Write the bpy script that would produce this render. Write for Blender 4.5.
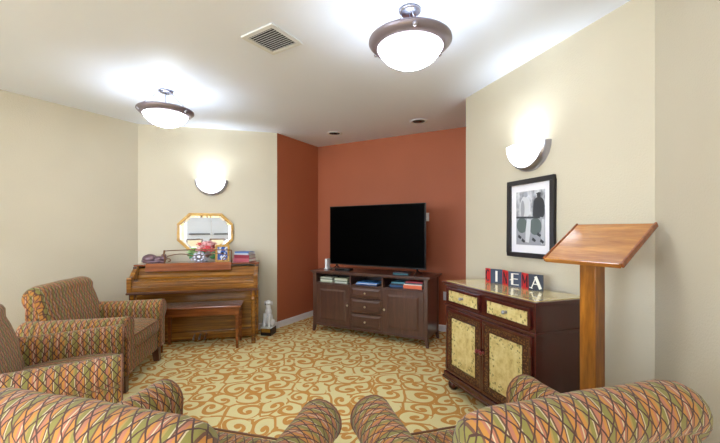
import bpy, bmesh, math, random
from mathutils import Vector, Matrix
random.seed(4)
PI = math.pi
for o in list(bpy.data.objects): bpy.data.objects.remove(o)
sc = bpy.context.scene
C = sc.collection
EYE = 1.35; CEIL = 2.685

# ------------------------------------------------ camera, world, exposure
cam_d = bpy.data.cameras.new('camera'); cam = bpy.data.objects.new('camera', cam_d); C.objects.link(cam)
cam.location = (0, 0, EYE); cam.rotation_euler = (PI/2, 0, 0)
cam_d.sensor_width = 36; cam_d.lens = 18.0; cam_d.shift_y = 0.0118; cam_d.clip_start = 0.02
sc.camera = cam
w = bpy.data.worlds.new('world'); sc.world = w; w.use_nodes = True
w.node_tree.nodes['Background'].inputs[0].default_value = (.9, .95, 1, 1)
w.node_tree.nodes['Background'].inputs[1].default_value = .3
sc.view_settings.view_transform = 'Standard'; sc.view_settings.look = 'None'
sc.view_settings.exposure = 1.25; sc.view_settings.gamma = 1; sc.view_settings.use_curve_mapping = False
BOWL_EMIT = 10.5
BULB_W = 44.0
SCONCE_W = .1
SCONCE_UP_W = 12.0
LAMP_COL = (.76, .87, 1.0)
FILL_WINDOW_EMIT = 6.5  # fill glow of the added rear windows

# ------------------------------------------------ materials
def lin(c): return tuple(((x/255)/12.92 if x/255 <= .04045 else ((x/255+.055)/1.055)**2.4) for x in c)
def col(c): return (*lin(c), 1)
class NT:
    def __init__(s, name):
        s.m = bpy.data.materials.new(name); s.m.use_nodes = True
        s.t = s.m.node_tree; s.b = s.t.nodes['Principled BSDF']
    def n(s, typ, **k):
        x = s.t.nodes.new(typ)
        for a, v in k.items(): setattr(x, a, v)
        return x
    def l(s, a, b): s.t.links.new(a, b)
    def math(s, op, a, b=None, c=None):
        x = s.n('ShaderNodeMath', operation=op)
        for i, v in enumerate((a, b, c)):
            if v is None: continue
            if isinstance(v, (int, float)): x.inputs[i].default_value = v
            else: s.l(v, x.inputs[i])
        return x.outputs[0]
    def mix(s, f, a, b):
        x = s.n('ShaderNodeMix', data_type='RGBA')
        for i, v in ((0, f), (6, a), (7, b)):
            if isinstance(v, (int, float, tuple)): x.inputs[i].default_value = v
            else: s.l(v, x.inputs[i])
        return x.outputs[2]
    def coords(s, kind='Object', scale=(1, 1, 1)):
        tc = s.n('ShaderNodeTexCoord'); mp = s.n('ShaderNodeMapping'); mp.inputs['Scale'].default_value = scale
        s.l(tc.outputs[kind], mp.inputs[0]); return mp.outputs[0]
    def noise(s, vec, scale, detail=3, rough=.5):
        x = s.n('ShaderNodeTexNoise'); x.inputs['Scale'].default_value = scale; x.inputs['Detail'].default_value = detail
        x.inputs['Roughness'].default_value = rough; s.l(vec, x.inputs['Vector']); return x
    def ramp(s, f, stops, interp='LINEAR'):
        x = s.n('ShaderNodeValToRGB'); r = x.color_ramp; r.interpolation = interp
        while len(r.elements) > 1: r.elements.remove(r.elements[-1])
        r.elements[0].position = stops[0][0]; r.elements[0].color = stops[0][1]
        for p, c in stops[1:]:
            e = r.elements.new(p); e.color = c
        s.l(f, x.inputs[0]); return x.outputs[0]
    def bump(s, h, strength, dist=.002):
        x = s.n('ShaderNodeBump'); x.inputs['Strength'].default_value = strength; x.inputs['Distance'].default_value = dist
        s.l(h, x.inputs['Height']); s.l(x.outputs[0], s.b.inputs['Normal'])
def plain(name, c, rough=.5, metal=0, emit=None, strength=0, spec=None, coat=0):
    t = NT(name); t.b.inputs['Base Color'].default_value = col(c); t.b.inputs['Roughness'].default_value = rough
    t.b.inputs['Metallic'].default_value = metal
    if spec is not None: t.b.inputs['Specular IOR Level'].default_value = spec
    if coat: t.b.inputs['Coat Weight'].default_value = coat; t.b.inputs['Coat Roughness'].default_value = .1
    if emit: t.b.inputs['Emission Color'].default_value = col(emit); t.b.inputs['Emission Strength'].default_value = strength
    return t.m
def painted(name, c, var=.04, bs=.5, scale=90):
    t = NT(name); v = t.coords('Object')
    n = t.noise(v, 1.3, 2); n2 = t.noise(v, scale, 3, .6)
    c1 = tuple(min(255, x*(1+var)) for x in c); c2 = tuple(x*(1-var) for x in c)
    t.l(t.mix(n.outputs[0], col(c1), col(c2)), t.b.inputs['Base Color'])
    t.b.inputs['Roughness'].default_value = .6; t.b.inputs['Specular IOR Level'].default_value = .3
    t.bump(n2.outputs[0], bs, .004); return t.m
def wood(name, c1, c2, rough=.3, scale=(3, 30, 30), coat=.3, knots=False, base=1.0, line=None):
    t = NT(name); v = t.coords('Object', scale)
    n = t.noise(v, base, 5, .6); n2 = t.noise(t.coords('Object', tuple(x*5 for x in scale)), base, 2)
    f = t.math('ADD', t.math('MULTIPLY', n.outputs[0], .75), t.math('MULTIPLY', n2.outputs[0], .25))
    c = t.ramp(f, [(.30, col(c1)), (.50, col(tuple((a+b)/2 for a, b in zip(c1, c2)))), (.68, col(c2))])
    if knots:
        vo = t.n('ShaderNodeTexVoronoi'); vo.inputs['Scale'].default_value = knots; t.l(t.coords('Object', (1, 1, .55)), vo.inputs['Vector'])
        k = t.ramp(vo.outputs['Distance'], [(.05, (1, 1, 1, 1)), (.14, (0, 0, 0, 1))])
        c = t.mix(k, c, col((92, 46, 12)))
    t.l(c, t.b.inputs['Base Color']); t.b.inputs['Roughness'].default_value = rough
    t.b.inputs['Coat Weight'].default_value = coat; t.b.inputs['Coat Roughness'].default_value = .12
    return t.m

M = {}
M['cream'] = painted('cream wall paint', (203, 194, 171))
M['red'] = painted('terracotta wall paint', (172, 98, 66), .05)
M['ceiling'] = painted('white ceiling paint', (232, 238, 250), .01, .12, 60)
M['white_trim'] = plain('white trim paint', (232, 232, 232), .4)
M['oak'] = wood('honey piano wood', (78, 40, 8), (188, 128, 46), .2, (1.2, 38, 38), .6)
M['oak_red'] = wood('reddish music shelf wood', (104, 48, 18), (166, 92, 44), .2, (1.6, 26, 26), .6)
M['oak_dark'] = wood('dark walnut edge wood', (56, 24, 8), (110, 58, 20), .3, (2, 26, 26), .4)  # darker walnut tone for keybed, carved blocks, leg blocks and hinges
M['bench'] = wood('bench wood', (88, 42, 14), (152, 86, 36), .22, (2, 30, 30), .5)
M['espresso'] = wood('espresso wood', (66, 42, 34), (94, 62, 50), .3, (2, 20, 20), .35)
M['espresso_v'] = wood('espresso door wood', (66, 42, 34), (94, 62, 50), .3, (20, 20, 2), .35)
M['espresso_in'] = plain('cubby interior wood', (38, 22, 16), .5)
M['mahogany'] = wood('mahogany wood', (62, 18, 13), (76, 23, 17), .22, (3, 16, 16), .5)
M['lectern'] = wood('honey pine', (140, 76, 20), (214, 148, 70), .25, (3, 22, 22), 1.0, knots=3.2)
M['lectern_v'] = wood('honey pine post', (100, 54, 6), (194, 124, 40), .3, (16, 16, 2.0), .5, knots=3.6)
M['leg'] = wood('chair leg wood', (66, 34, 20), (108, 64, 40), .35, (20, 20, 3), .3)
M['frame_black'] = plain('black picture frame', (26, 22, 26), .3)
M['mat'] = plain('white picture mat', (238, 236, 240), .6)
M['glass_black'] = plain('black screen glass', (0, 0, 0), .4, spec=.02)
M['plastic_black'] = plain('black plastic', (12, 12, 13), .35)
M['plastic_white'] = plain('white plastic', (232, 232, 230), .4)
M['silver'] = plain('brushed silver metal', (176, 176, 190), .28, 1)
M['pewter'] = plain('pewter rim metal', (136, 126, 134), .35, .5)
M['brass'] = plain('brass', (196, 158, 84), .3, 1)
M['knob'] = plain('champagne knob', (206, 196, 170), .28, .9)
M['gold'] = wood('gilded frame', (168, 118, 34), (220, 176, 84), .32, (14, 14, 14), .4)
M['mirror'] = plain('mirror glass', (244, 246, 248), .02, 1)
M['vent'] = plain('white vent metal', (222, 224, 224), .4)
M['vent_dark'] = plain('dark duct', (30, 30, 32), .7)
M['bowl'] = plain('frosted lit glass', (250, 250, 255), .4, emit=(243, 246, 255), strength=BOWL_EMIT)
M['sconce'] = plain('frosted sconce glass', (250, 250, 255), .4, emit=(242, 246, 255), strength=1.6)
M['bronze'] = plain('mauve bronze', (118, 92, 100), .28, .3)
M['iron'] = plain('bronzed scroll metal', (120, 84, 56), .35, .7)
M['porcelain'] = plain('white porcelain', (228, 230, 232), .2, coat=.5)
M['flower_red'] = plain('coral petals', (228, 96, 100), .6); M['flower_pink'] = plain('pink petals', (248, 190, 190), .6)
M['leaf'] = plain('silk leaves', (70, 140, 84), .6); M['leaf_pale'] = plain('pale green petals', (172, 210, 140), .6)
M['welt'] = plain('brown welting cord', (128, 88, 66), .8)
M['page'] = plain('book pages', (222, 218, 208), .8)
M['down_in'] = plain('downlight reflector', (90, 90, 96), .15, .9)
M['olive_floor'] = plain('unlit bulb glass', (180, 180, 180), .2)

def carpet():
    t = NT('cream carpet with orange scrolls')
    tc = t.n('ShaderNodeTexCoord'); sep0 = tc.outputs['Object']
    warp = t.noise(sep0, 2.2, 1)
    wv = t.n('ShaderNodeVectorMath', operation='SCALE'); wv.inputs['Scale'].default_value = .22
    sb = t.n('ShaderNodeVectorMath', operation='SUBTRACT'); sb.inputs[1].default_value = (.5, .5, .5)
    t.l(warp.outputs['Color'], sb.inputs[0]); t.l(sb.outputs[0], wv.inputs[0])
    ad = t.n('ShaderNodeVectorMath', operation='ADD'); t.l(sep0, ad.inputs[0]); t.l(wv.outputs[0], ad.inputs[1])
    base = ad.outputs[0]
    def layer(scale, off, turns, thick, rmax):
        mp = t.n('ShaderNodeMapping'); mp.inputs['Location'].default_value = off; mp.inputs['Scale'].default_value = (scale, scale, 0); t.l(base, mp.inputs[0])
        vo = t.n('ShaderNodeTexVoronoi', voronoi_dimensions='2D'); vo.inputs['Scale'].default_value = 1; vo.inputs['Randomness'].default_value = .62
        t.l(mp.outputs[0], vo.inputs['Vector'])
        d = t.n('ShaderNodeVectorMath', operation='SUBTRACT'); t.l(mp.outputs[0], d.inputs[0]); t.l(vo.outputs['Position'], d.inputs[1])
        sp = t.n('ShaderNodeSeparateXYZ'); t.l(d.outputs[0], sp.inputs[0])
        sc_ = t.n('ShaderNodeSeparateColor'); t.l(vo.outputs['Color'], sc_.inputs[0])
        th = t.math('DIVIDE', t.math('ARCTAN2', sp.outputs[1], sp.outputs[0]), 2*PI)
        hand = t.math('SUBTRACT', t.math('MULTIPLY', t.math('GREATER_THAN', sc_.outputs[0], .5), 2), 1)
        th = t.math('ADD', t.math('MULTIPLY', th, hand), sc_.outputs[1])
        r = vo.outputs['Distance']
        ph = t.math('FRACT', t.math('ADD', th, t.math('MULTIPLY', r, turns)))
        dist = t.math('ABSOLUTE', t.math('SUBTRACT', ph, .5))
        # taper: thicker near the rim, thin at the curl
        wd = t.math('ADD', thick, t.math('MULTIPLY', r, .05))
        arm = t.math('LESS_THAN', dist, wd)
        arm = t.math('MULTIPLY', arm, t.math('LESS_THAN', r, rmax))
        dot = t.math('LESS_THAN', r, .13)
        ve = t.n('ShaderNodeTexVoronoi', voronoi_dimensions='2D', feature='DISTANCE_TO_EDGE'); ve.inputs['Scale'].default_value = 1; ve.inputs['Randomness'].default_value = .62
        t.l(mp.outputs[0], ve.inputs['Vector'])
        vine = t.math('LESS_THAN', ve.outputs['Distance'], .055)
        gate = t.math('GREATER_THAN', t.noise(mp.outputs[0], 1.1, 1).outputs[0], .40)
        return t.math('MAXIMUM', t.math('MAXIMUM', arm, dot), t.math('MULTIPLY', vine, gate))
    a = layer(5.3, (0, 0, 0), 1.9, .140, .62)
    fib = t.noise(sep0, 260, 2, .7); blot = t.noise(sep0, 1.5, 3)
    cream = t.mix(fib.outputs[0], col((216, 202, 140)), col((246, 236, 184)))
    tan = t.mix(fib.outputs[0], col((192, 134, 66)), col((222, 166, 92)))
    t.l(t.mix(a, cream, tan), t.b.inputs['Base Color']); t.b.inputs['Roughness'].default_value = .95
    t.b.inputs['Specular IOR Level'].default_value = .1
    t.bump(t.math('ADD', fib.outputs[0], t.math('MULTIPLY', a, .5)), .5, .004); return t.m
M['carpet'] = carpet()

def fabric():
    t = NT('harlequin upholstery'); tc = t.n('ShaderNodeTexCoord'); sp = t.n('ShaderNodeSeparateXYZ'); t.l(tc.outputs['UV'], sp.inputs[0])
    W, H = .042, .060
    u = t.math('DIVIDE', sp.outputs[0], W); v = t.math('DIVIDE', sp.outputs[1], H)
    a = t.math('ADD', u, v); b = t.math('SUBTRACT', u, v)
    def line(x, wd):
        f = t.math('ABSOLUTE', t.math('SUBTRACT', t.math('FRACT', x), .5)); return t.math('GREATER_THAN', f, .5-wd)
    la = t.math('MAXIMUM', line(a, .068), line(b, .068))
    ia = t.math('FLOOR', a); ib = t.math('FLOOR', b)
    cell = t.n('ShaderNodeCombineXYZ'); t.l(ia, cell.inputs[0]); t.l(ib, cell.inputs[1])
    wn = t.n('ShaderNodeTexWhiteNoise', noise_dimensions='2D'); t.l(cell.outputs[0], wn.inputs['Vector'])
    colphase = t.math('ADD', t.math('MULTIPLY', u, .3333), t.math('MULTIPLY', wn.outputs[0], .12))
    G, O, S, K, B, Y = (136, 130, 66), (192, 132, 60), (178, 114, 88), (202, 186, 150), (104, 72, 54), (166, 140, 76)
    st = [(0, G), (.07, B), (.11, O), (.20, S), (.26, K), (.29, S), (.34, B), (.38, O), (.47, Y), (.52, G), (.62, K), (.645, B), (.69, S), (.78, O), (.85, B), (.88, K), (.91, G)]
    c = t.ramp(t.math('FRACT', colphase), [(p, col(x)) for p, x in st], 'CONSTANT')
    c = t.mix(la, c, col((74, 50, 44)))
    fb = t.noise(tc.outputs['UV'], 900, 2, .7)
    c = t.mix(t.math('MULTIPLY', fb.outputs[0], .35), c, col((96, 66, 50)))
    t.l(c, t.b.inputs['Base Color']); t.b.inputs['Roughness'].default_value = .85; t.b.inputs['Specular IOR Level'].default_value = .2
    t.b.inputs['Sheen Weight'].default_value = .15
    t.bump(fb.outputs[0], .35, .001); return t.m
M['fabric'] = fabric()

def crackle(name, dots):
    t = NT(name); v = t.coords('Object')
    n = t.noise(v, 14, 5, .7); n1 = t.noise(v, 3, 2)
    c = t.ramp(n.outputs[0], [(.3, col((176, 148, 78))), (.5, col((214, 195, 130))), (.7, col((232, 218, 160)))])
    if dots:
        vo = t.n('ShaderNodeTexVoronoi'); vo.inputs['Scale'].default_value = 42; t.l(v, vo.inputs['Vector'])
        d = t.math('LESS_THAN', vo.outputs['Distance'], .34)
        # sprigs run round the rim of the panel: generated coords give the rim
        g = t.n('ShaderNodeTexCoord'); sp = t.n('ShaderNodeSeparateXYZ'); t.l(g.outputs['Generated'], sp.inputs[0])
        ex = t.math('ABSOLUTE', t.math('SUBTRACT', sp.outputs[0], .5)); ez = t.math('ABSOLUTE', t.math('SUBTRACT', sp.outputs[2], .5))
        rim = t.math('GREATER_THAN', t.math('MAXIMUM', ex, ez), .33)
        d = t.math('MULTIPLY', d, rim)
        c = t.mix(t.math('MULTIPLY', d, .8), c, col((112, 104, 44)))
    t.l(c, t.b.inputs['Base Color']); t.b.inputs['Roughness'].default_value = .12 if not dots else .35
    t.b.inputs['Coat Weight'].default_value = .8 if not dots else .2; t.b.inputs['Coat Roughness'].default_value = .06
    return t.m
M['crackle'] = crackle('cream crackle panel', True); M['crackle_top'] = crackle('cream crackle top', False)
def goldvine():
    t = NT('mahogany with gold vine'); v = t.coords('Object')
    vo = t.n('ShaderNodeTexVoronoi'); vo.inputs['Scale'].default_value = 75; t.l(v, vo.inputs['Vector'])
    d = t.math('LESS_THAN', vo.outputs['Distance'], .40)
    n = t.noise(v, 30, 2)
    c = t.mix(t.math('MULTIPLY', d, .6), col((58, 20, 14)), col((150, 112, 60)))
    t.l(c, t.b.inputs['Base Color']); t.b.inputs['Roughness'].default_value = .3; return t.m
M['goldvine'] = goldvine()

# ------------------------------------------------ mesh helpers
def rot(a):
    return Matrix.Rotation(a, 4, 'Z')
class MB:
    """collects shapes with metric UVs and builds ONE mesh object"""
    def __init__(s): s.v = []; s.f = []; s.uv = []; s.sm = []
    def face(s, idx, uv, smooth=False): s.f.append(tuple(idx)); s.uv.append(list(uv)); s.sm.append(smooth)
    def box(s, x0, x1, y0, y1, z0, z1, T=None):
        P = [(x0,y0,z0),(x1,y0,z0),(x1,y1,z0),(x0,y1,z0),(x0,y0,z1),(x1,y0,z1),(x1,y1,z1),(x0,y1,z1)]
        b = len(s.v)
        for q in P: s.v.append(tuple((T @ Vector(q)) if T is not None else q))
        for F, ax in (((0,3,2,1),(0,1)),((4,5,6,7),(0,1)),((0,1,5,4),(0,2)),((2,3,7,6),(0,2)),((1,2,6,5),(1,2)),((3,0,4,7),(1,2))):
            s.face([b+i for i in F], [(P[i][ax[0]], P[i][ax[1]]) for i in F])
        return s
    def loft(s, secs, us, vs, closed=True, smooth=True, caps=True):
        """secs: loops of 3D points; us across (one per section), vs tall (one per profile point, +1 if closed)"""
        b = len(s.v); n = len(secs[0])
        for L in secs: s.v += [tuple(p) for p in L]
        for i in range(len(secs)-1):
            for j in range(n if closed else n-1):
                k = (j+1) % n
                s.face((b+i*n+j, b+i*n+k, b+(i+1)*n+k, b+(i+1)*n+j), ((us[i],vs[j]),(us[i],vs[j+1]),(us[i+1],vs[j+1]),(us[i+1],vs[j])), smooth)
        if caps:
            for i, rev in ((0, True), (len(secs)-1, False)):
                L = secs[i]; e1 = Vector(L[1])-Vector(L[0]); nn = Vector((0,0,0))
                for j in range(n): nn += Vector(L[j]).cross(Vector(L[(j+1)%n]))
                ax = max(range(3), key=lambda q: abs(nn[q])); pr = {0:(1,2),1:(0,2),2:(0,1)}[ax]
                ids = list(range(b+i*n, b+i*n+n)); uv = [(p[pr[0]], p[pr[1]]) for p in L]
                if rev: ids = ids[::-1]; uv = uv[::-1]
                s.face(ids, uv, False)
        return s
    def tube(s, pts, r, seg=10, T=None, closed=False):
        pts = [Vector(p) for p in pts]; n = len(pts); secs = []
        up = Vector((0,0,1))
        rr = r if isinstance(r, (list, tuple)) else [r]*n
        prev = None
        for i, p in enumerate(pts):
            if closed: d = pts[(i+1)%n]-pts[i-1]
            else: d = (pts[min(i+1,n-1)]-pts[max(i-1,0)])
            d.normalize()
            if prev is None:
                a = d.cross(up) if abs(d.z) < .95 else d.cross(Vector((1,0,0)))
            else: a = prev - d*prev.dot(d)
            a.normalize(); prev = a; c = d.cross(a)
            L = [p + rr[i]*(a*math.cos(2*PI*k/seg)+c*math.sin(2*PI*k/seg)) for k in range(seg)]
            if T is not None: L = [T@q for q in L]
            secs.append(L)
        if closed: secs.append(secs[0])
        s.loft(secs, [i*.05 for i in range(len(secs))], [k*.02 for k in range(seg+1)], caps=not closed)
        return s
    def lathe(s, prof, seg=24, T=None, a0=0, a1=2*PI, smooth=True):
        """prof: (r, z); revolves about z"""
        full = abs(a1-a0-2*PI) < 1e-6; secs = []
        n = seg if full else seg+1
        b = len(s.v)
        for i in range(n):
            a = a0+(a1-a0)*i/seg
            for r, z in prof:
                q = Vector((max(r,1e-4)*math.cos(a), max(r,1e-4)*math.sin(a), z)); s.v.append(tuple(T@q if T is not None else q))
        m = len(prof)
        for i in range(seg):
            k = (i+1) % n
            for j in range(m-1):
                s.face((b+i*m+j, b+k*m+j, b+k*m+j+1, b+i*m+j+1), ((i*.1,j*.1),((i+1)*.1,j*.1),((i+1)*.1,(j+1)*.1),(i*.1,(j+1)*.1)), smooth)
        return s
    def ball(s, c, r, seg=14, T=None):
        rx, ry, rz = r if isinstance(r, (tuple, list)) else (r, r, r)
        M_ = Matrix.Translation(c) @ Matrix.Diagonal((rx, ry, rz, 1)); M_ = (T @ M_) if T is not None else M_
        return s.lathe([(math.sin(PI*i/seg), -math.cos(PI*i/seg)) for i in range(seg+1)], seg, M_)
    def prism(s, poly, d0, d1, axis='x', T=None):
        """extrude 2D polygon: axis x -> poly is (y,z); y -> (x,z); z -> (x,y)"""
        def mk(p, d):
            q = {'x': (d, p[0], p[1]), 'y': (p[0], d, p[1]), 'z': (p[0], p[1], d)}[axis]
            return (T @ Vector(q)) if T is not None else Vector(q)
        acc = [0]
        for i in range(len(poly)): acc.append(acc[-1] + math.dist(poly[i], poly[(i+1) % len(poly)]))
        return s.loft([[mk(p, d0) for p in poly], [mk(p, d1) for p in poly]], [d0, d1], acc, smooth=False)
    def build(s, name, mat, parent=None, bevel=0, seg=2, sub=0):
        me = bpy.data.meshes.new(name); me.from_pydata(s.v, [], s.f)
        uvl = me.uv_layers.new(name='UVMap'); k = 0
        for f, uv, sm in zip(me.polygons, s.uv, s.sm):
            f.use_smooth = sm
            for q in uv: uvl.data[k].uv = q; k += 1
        bm = bmesh.new(); bm.from_mesh(me); bmesh.ops.remove_doubles(bm, verts=bm.verts, dist=1e-5)
        bmesh.ops.recalc_face_normals(bm, faces=bm.faces); bm.to_mesh(me); bm.free()
        me.materials.append(mat); o = bpy.data.objects.new(name, me); C.objects.link(o)
        if parent is not None: o.parent = parent
        if bevel:
            m = o.modifiers.new('bevel', 'BEVEL'); m.width = bevel; m.segments = seg; m.limit_method = 'ANGLE'; m.angle_limit = math.radians(40)
            m.harden_normals = False
        if sub:
            m = o.modifiers.new('sub', 'SUBSURF'); m.levels = sub; m.render_levels = sub
        return o
def thing(name, label, cat, loc, rz=0, group=None):
    o = bpy.data.objects.new(name, None); C.objects.link(o); o.empty_display_size = .1
    o.location = loc; o.rotation_euler = (0, 0, rz); o['label'] = label; o['category'] = cat
    if group: o['group'] = group
    return o
def tag(o, label, cat, group=None):
    o['label'] = label; o['category'] = cat
    if group: o['group'] = group
    return o
def struct(o): o['kind'] = 'structure'; return o
def dup(root, loc, rz, label):
    r = root.copy(); C.objects.link(r); r.location = loc; r.rotation_euler = (0, 0, rz); r['label'] = label
    for ch in list(root.children):
        c = ch.copy(); C.objects.link(c); c.parent = r
        for g in list(ch.children):
            d = g.copy(); C.objects.link(d); d.parent = c
    return r

# ------------------------------------------------ the room
B_ = Vector((-2.796, 4.534)); Cc = Vector((-1.142, 4.955)); D_ = Vector((-.6755, 5.790))
dr = Vector((2.0235, -1.124)).normalized()       # along the terracotta back wall
F_ = Vector((1.074, 3.649)); G_ = Vector((1.613, 1.969))
up_ = Vector((.4877, .8730))
# alcove right side: from F along up_ until the back wall
t_ = ((D_-F_).cross(dr))/up_.cross(dr) if hasattr(Vector((0,0)), 'cross') else 0
E_ = F_ + up_*t_
L0 = B_ + Vector((-.4877, -.8730))*5.78; L1 = Vector((L0.x, -8.6)); R1 = Vector((4.0, -8.6))
H1 = G_ + Vector((-.35, -.937)).normalized()*2.55; R0 = Vector((4.0, H1.y))
poly = [L1, L0, B_, Cc, D_, E_, F_, G_, H1, R0, R1]      # clockwise, room to the right of each run
def wall(name, P, Q, m, z0=0, z1=CEIL, th=.1, off=0.0, ext=0.0):
    d = (Q-P); L = d.length; d.normalize()
    T = Matrix.Translation((P.x, P.y, 0)) @ rot(math.atan2(d.y, d.x))
    o = MB().box(-ext, L+ext, off, off+th, z0, z1).build(name, m); o.matrix_world = T
    return struct(o)
names = ['wall_left', 'wall_left_angled', 'wall_back_left', 'wall_alcove_left', 'wall_alcove_back', 'wall_alcove_right', 'wall_back_right', 'wall_right', 'wall_right_return', 'wall_right_far', 'wall_rear']
mats = ['cream', 'cream', 'cream', 'red', 'red', 'red', 'cream', 'cream', 'cream', 'cream', 'cream']
for i, nm in enumerate(names):
    P, Q = poly[i], poly[(i+1) % len(poly)]
    wall(nm, P, Q, M[mats[i]])
fl = MB(); fl.prism([(p.x, p.y) for p in poly], -.1, 0, 'z'); struct(fl.build('floor', M['carpet']))
ce = MB(); ce.prism([(p.x, p.y) for p in poly], CEIL, CEIL+.1, 'z'); struct(ce.build('ceiling', M['ceiling']))
def bb(name, P, Q, e0=0, e1=0):
    d = (Q-P); L = d.length; d.normalize()
    o = MB().prism([(0, 0), (-.014, 0), (-.014, .072), (-.006, .085), (0, .085)], e0, L+e1, 'x').build(name, M['white_trim'])
    o.matrix_world = Matrix.Translation((P.x, P.y, 0)) @ rot(math.atan2(d.y, d.x)); struct(o)
bb('baseboard_left', L0, B_, 0, -.01); bb('baseboard_back_left', B_, Cc, .01, .004); bb('baseboard_alcove_left', Cc, D_, .004, -.014)
bb('baseboard_alcove_back', D_, E_, .014, -.014); bb('baseboard_back_right', F_, G_, 0, -.01); bb('baseboard_right', G_, H1, .01, 0)

# ------------------------------------------------ lights of the place, plus added fill pendants
def point(name, loc, watts, size=.05, parent=None, falloff=None):
    d = bpy.data.lights.new(name, 'POINT'); d.energy = watts; d.color = LAMP_COL; d.shadow_soft_size = size
    o = bpy.data.objects.new(name, d); C.objects.link(o); o.location = loc
    if parent is not None: o.parent = parent
    if falloff: soften(d, falloff)
    return o
def soften(d, kind):
    # slower fall-off of the lamp, for the even light of the photograph
    d.use_nodes = True; nt = d.node_tree; em = nt.nodes['Emission']; lf = nt.nodes.new('ShaderNodeLightFalloff')
    lf.inputs['Strength'].default_value = 1.0; lf.inputs['Smooth'].default_value = 0; nt.links.new(lf.outputs[kind], em.inputs['Strength'])
def pendant(x, y, rz, label):
    t = thing('pendant_light', label, 'ceiling light', (x, y, CEIL), rz, 'bowl pendant lights')
    MB().lathe([(0, 0), (.068, 0), (.070, -.012), (.056, -.022), (0, -.026)], 28).build('canopy', M['silver'], t)
    t.scale = (.955, .955, 1)
    MB().tube([(0,0,-.02), (0,0,-.15)], .006).build('stem', M['silver'], t)
    zr = -.20
    # rim: broad shallow metal ring
    MB().lathe([(.20, zr-.035), (.212, zr-.040), (.240, zr-.022), (.262, zr), (.260, zr+.012), (.250, zr+.008), (.235, zr-.012), (.20, zr-.026), (.20, zr-.035)], 48).build('rim', M['pewter'], t)
    MB().lathe([(.205, zr-.030), (.19, zr-.06), (.16, zr-.095), (.115, zr-.122), (.06, zr-.140), (0, zr-.145)], 40).build('glass_bowl', M['bowl'], t)
    MB().lathe([(0, zr-.110), (.10, zr-.104), (.17, zr-.072), (.205, zr-.024), (.200, zr-.020), (.165, zr-.066), (.10, zr-.098), (0, zr-.104)], 36).build('added_glow_shield', M['white_trim'], t)  # unseen pan added to keep the bowl's glow off the ceiling
    for k in range(3):
        a = 2*PI*k/3 + .3
        c, s_ = math.cos(a), math.sin(a)
        MB().tube([(.055*c, .055*s_, -.018), (.243*c, .243*s_, zr+.006)], .004).build('hanging_rod', M['silver'], t)
        MB().ball((.245*c, .245*s_, zr-.014), .015, 10).build('finial', M['silver'], t)
    d = bpy.data.lights.new('pendant_uplight', 'SPOT'); d.energy = BULB_W; d.color = LAMP_COL; d.spot_size = math.radians(163); d.spot_blend = .55; d.shadow_soft_size = .05
    so = bpy.data.objects.new('pendant_uplight', d); C.objects.link(so); so.parent = t; so.location = (0, 0, zr-.035); so.rotation_euler = (PI, 0, 0); soften(d, 'Constant')
    return t
pendant(.303, 2.185, .2, 'large lit bowl pendant light nearest the camera, at top centre of the ceiling')
pendant(-1.864, 3.455, 1.5, 'smaller looking lit bowl pendant light over the left armchair and piano corner')
for k, (x, y) in enumerate([(-3.1, .6), (-.35, -.9), (-1.9, -1.2), (-3.6, -2.6), (.9, -2.4), (-.6, -3.4), (.8, -5.2), (-1.6, -6.8)]):  # unseen pendants added as fill light for the front of the room
    pendant(x, y, k, ['added fill bowl pendant out of frame beside the left wall', 'added fill bowl pendant straight behind the camera', 'added fill bowl pendant behind the camera to its left',
        'added fill bowl pendant in the rear room by the left wall', 'added fill bowl pendant at the front right of the rear room', 'added fill bowl pendant over the middle of the rear room', 'added fill bowl pendant deep in the rear room near its right side', 'added fill bowl pendant in front of the white double doors'][k])
def wall_frame(P, Q, x, z, name=None):
    d = (Q-P).normalized(); p = P + d*x
    return (p.x, p.y, z), math.atan2(d.y, d.x)      # local +x along wall, -y into the room
def sconce(P, Q, x, z, label):
    loc, rz = wall_frame(P, Q, x, z)
    t = thing('wall_sconce', label, 'wall light', loc, rz, 'half bowl wall sconces')
    R = .205
    # metal half-round dish rim, deepest at the wall
    b = MB(); secs = []
    for k, y in ((1.0, 0), (1.0, -.02), (.965, -.045), (.90, -.062), (.84, -.066), (.84, -.058), (.90, -.05), (.95, -.03), (.96, 0)):
        secs.append([Vector((R*k*math.cos(a), y, R*k*math.sin(a))) for a in [PI + PI*q/28 for q in range(29)]])
    b.loft(secs, [q*.02 for q in range(len(secs))], [q*.02 for q in range(30)], closed=False, caps=False).build('metal_rim', M['silver'], t)
    g = MB(); n = 20; secs = []
    for i in range(n+1):
        a = PI/2*i/n                     # from rim against the wall to the belly
        y = -.060-.075*math.sin(a); rr = R*.85*math.cos(a)
        secs.append([Vector((rr*math.cos(q), y, rr*math.sin(q))) for q in [PI + PI*j/24 for j in range(25)]])
    g.loft(secs, [i*.02 for i in range(n+1)], [j*.02 for j in range(26)], closed=False, caps=False)
    go = g.build('glass_half_bowl', M['sconce'], t)
    m = go.modifiers.new('t', 'SOLIDIFY'); m.thickness = .004; m.offset = 1
    point('sconce_bulb', (0, -.07, .0), SCONCE_W, .05, t)
    d = bpy.data.lights.new('sconce_uplight', 'SPOT'); d.energy = SCONCE_UP_W; d.color = LAMP_COL; d.spot_size = math.radians(150); d.spot_blend = 1; d.shadow_soft_size = .04
    so = bpy.data.objects.new('sconce_uplight', d); C.objects.link(so); so.parent = t; so.location = (0, -.118, .01); so.rotation_euler = (PI-math.radians(36), 0, 0); soften(d, 'Linear')
    return t
sconce(B_, Cc, .865, 2.005, 'lit half bowl wall sconce on the left wall above the octagonal mirror')
sconce(F_, G_, .865, 2.015, 'lit half bowl wall sconce on the right wall above the framed photograph')

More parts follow.
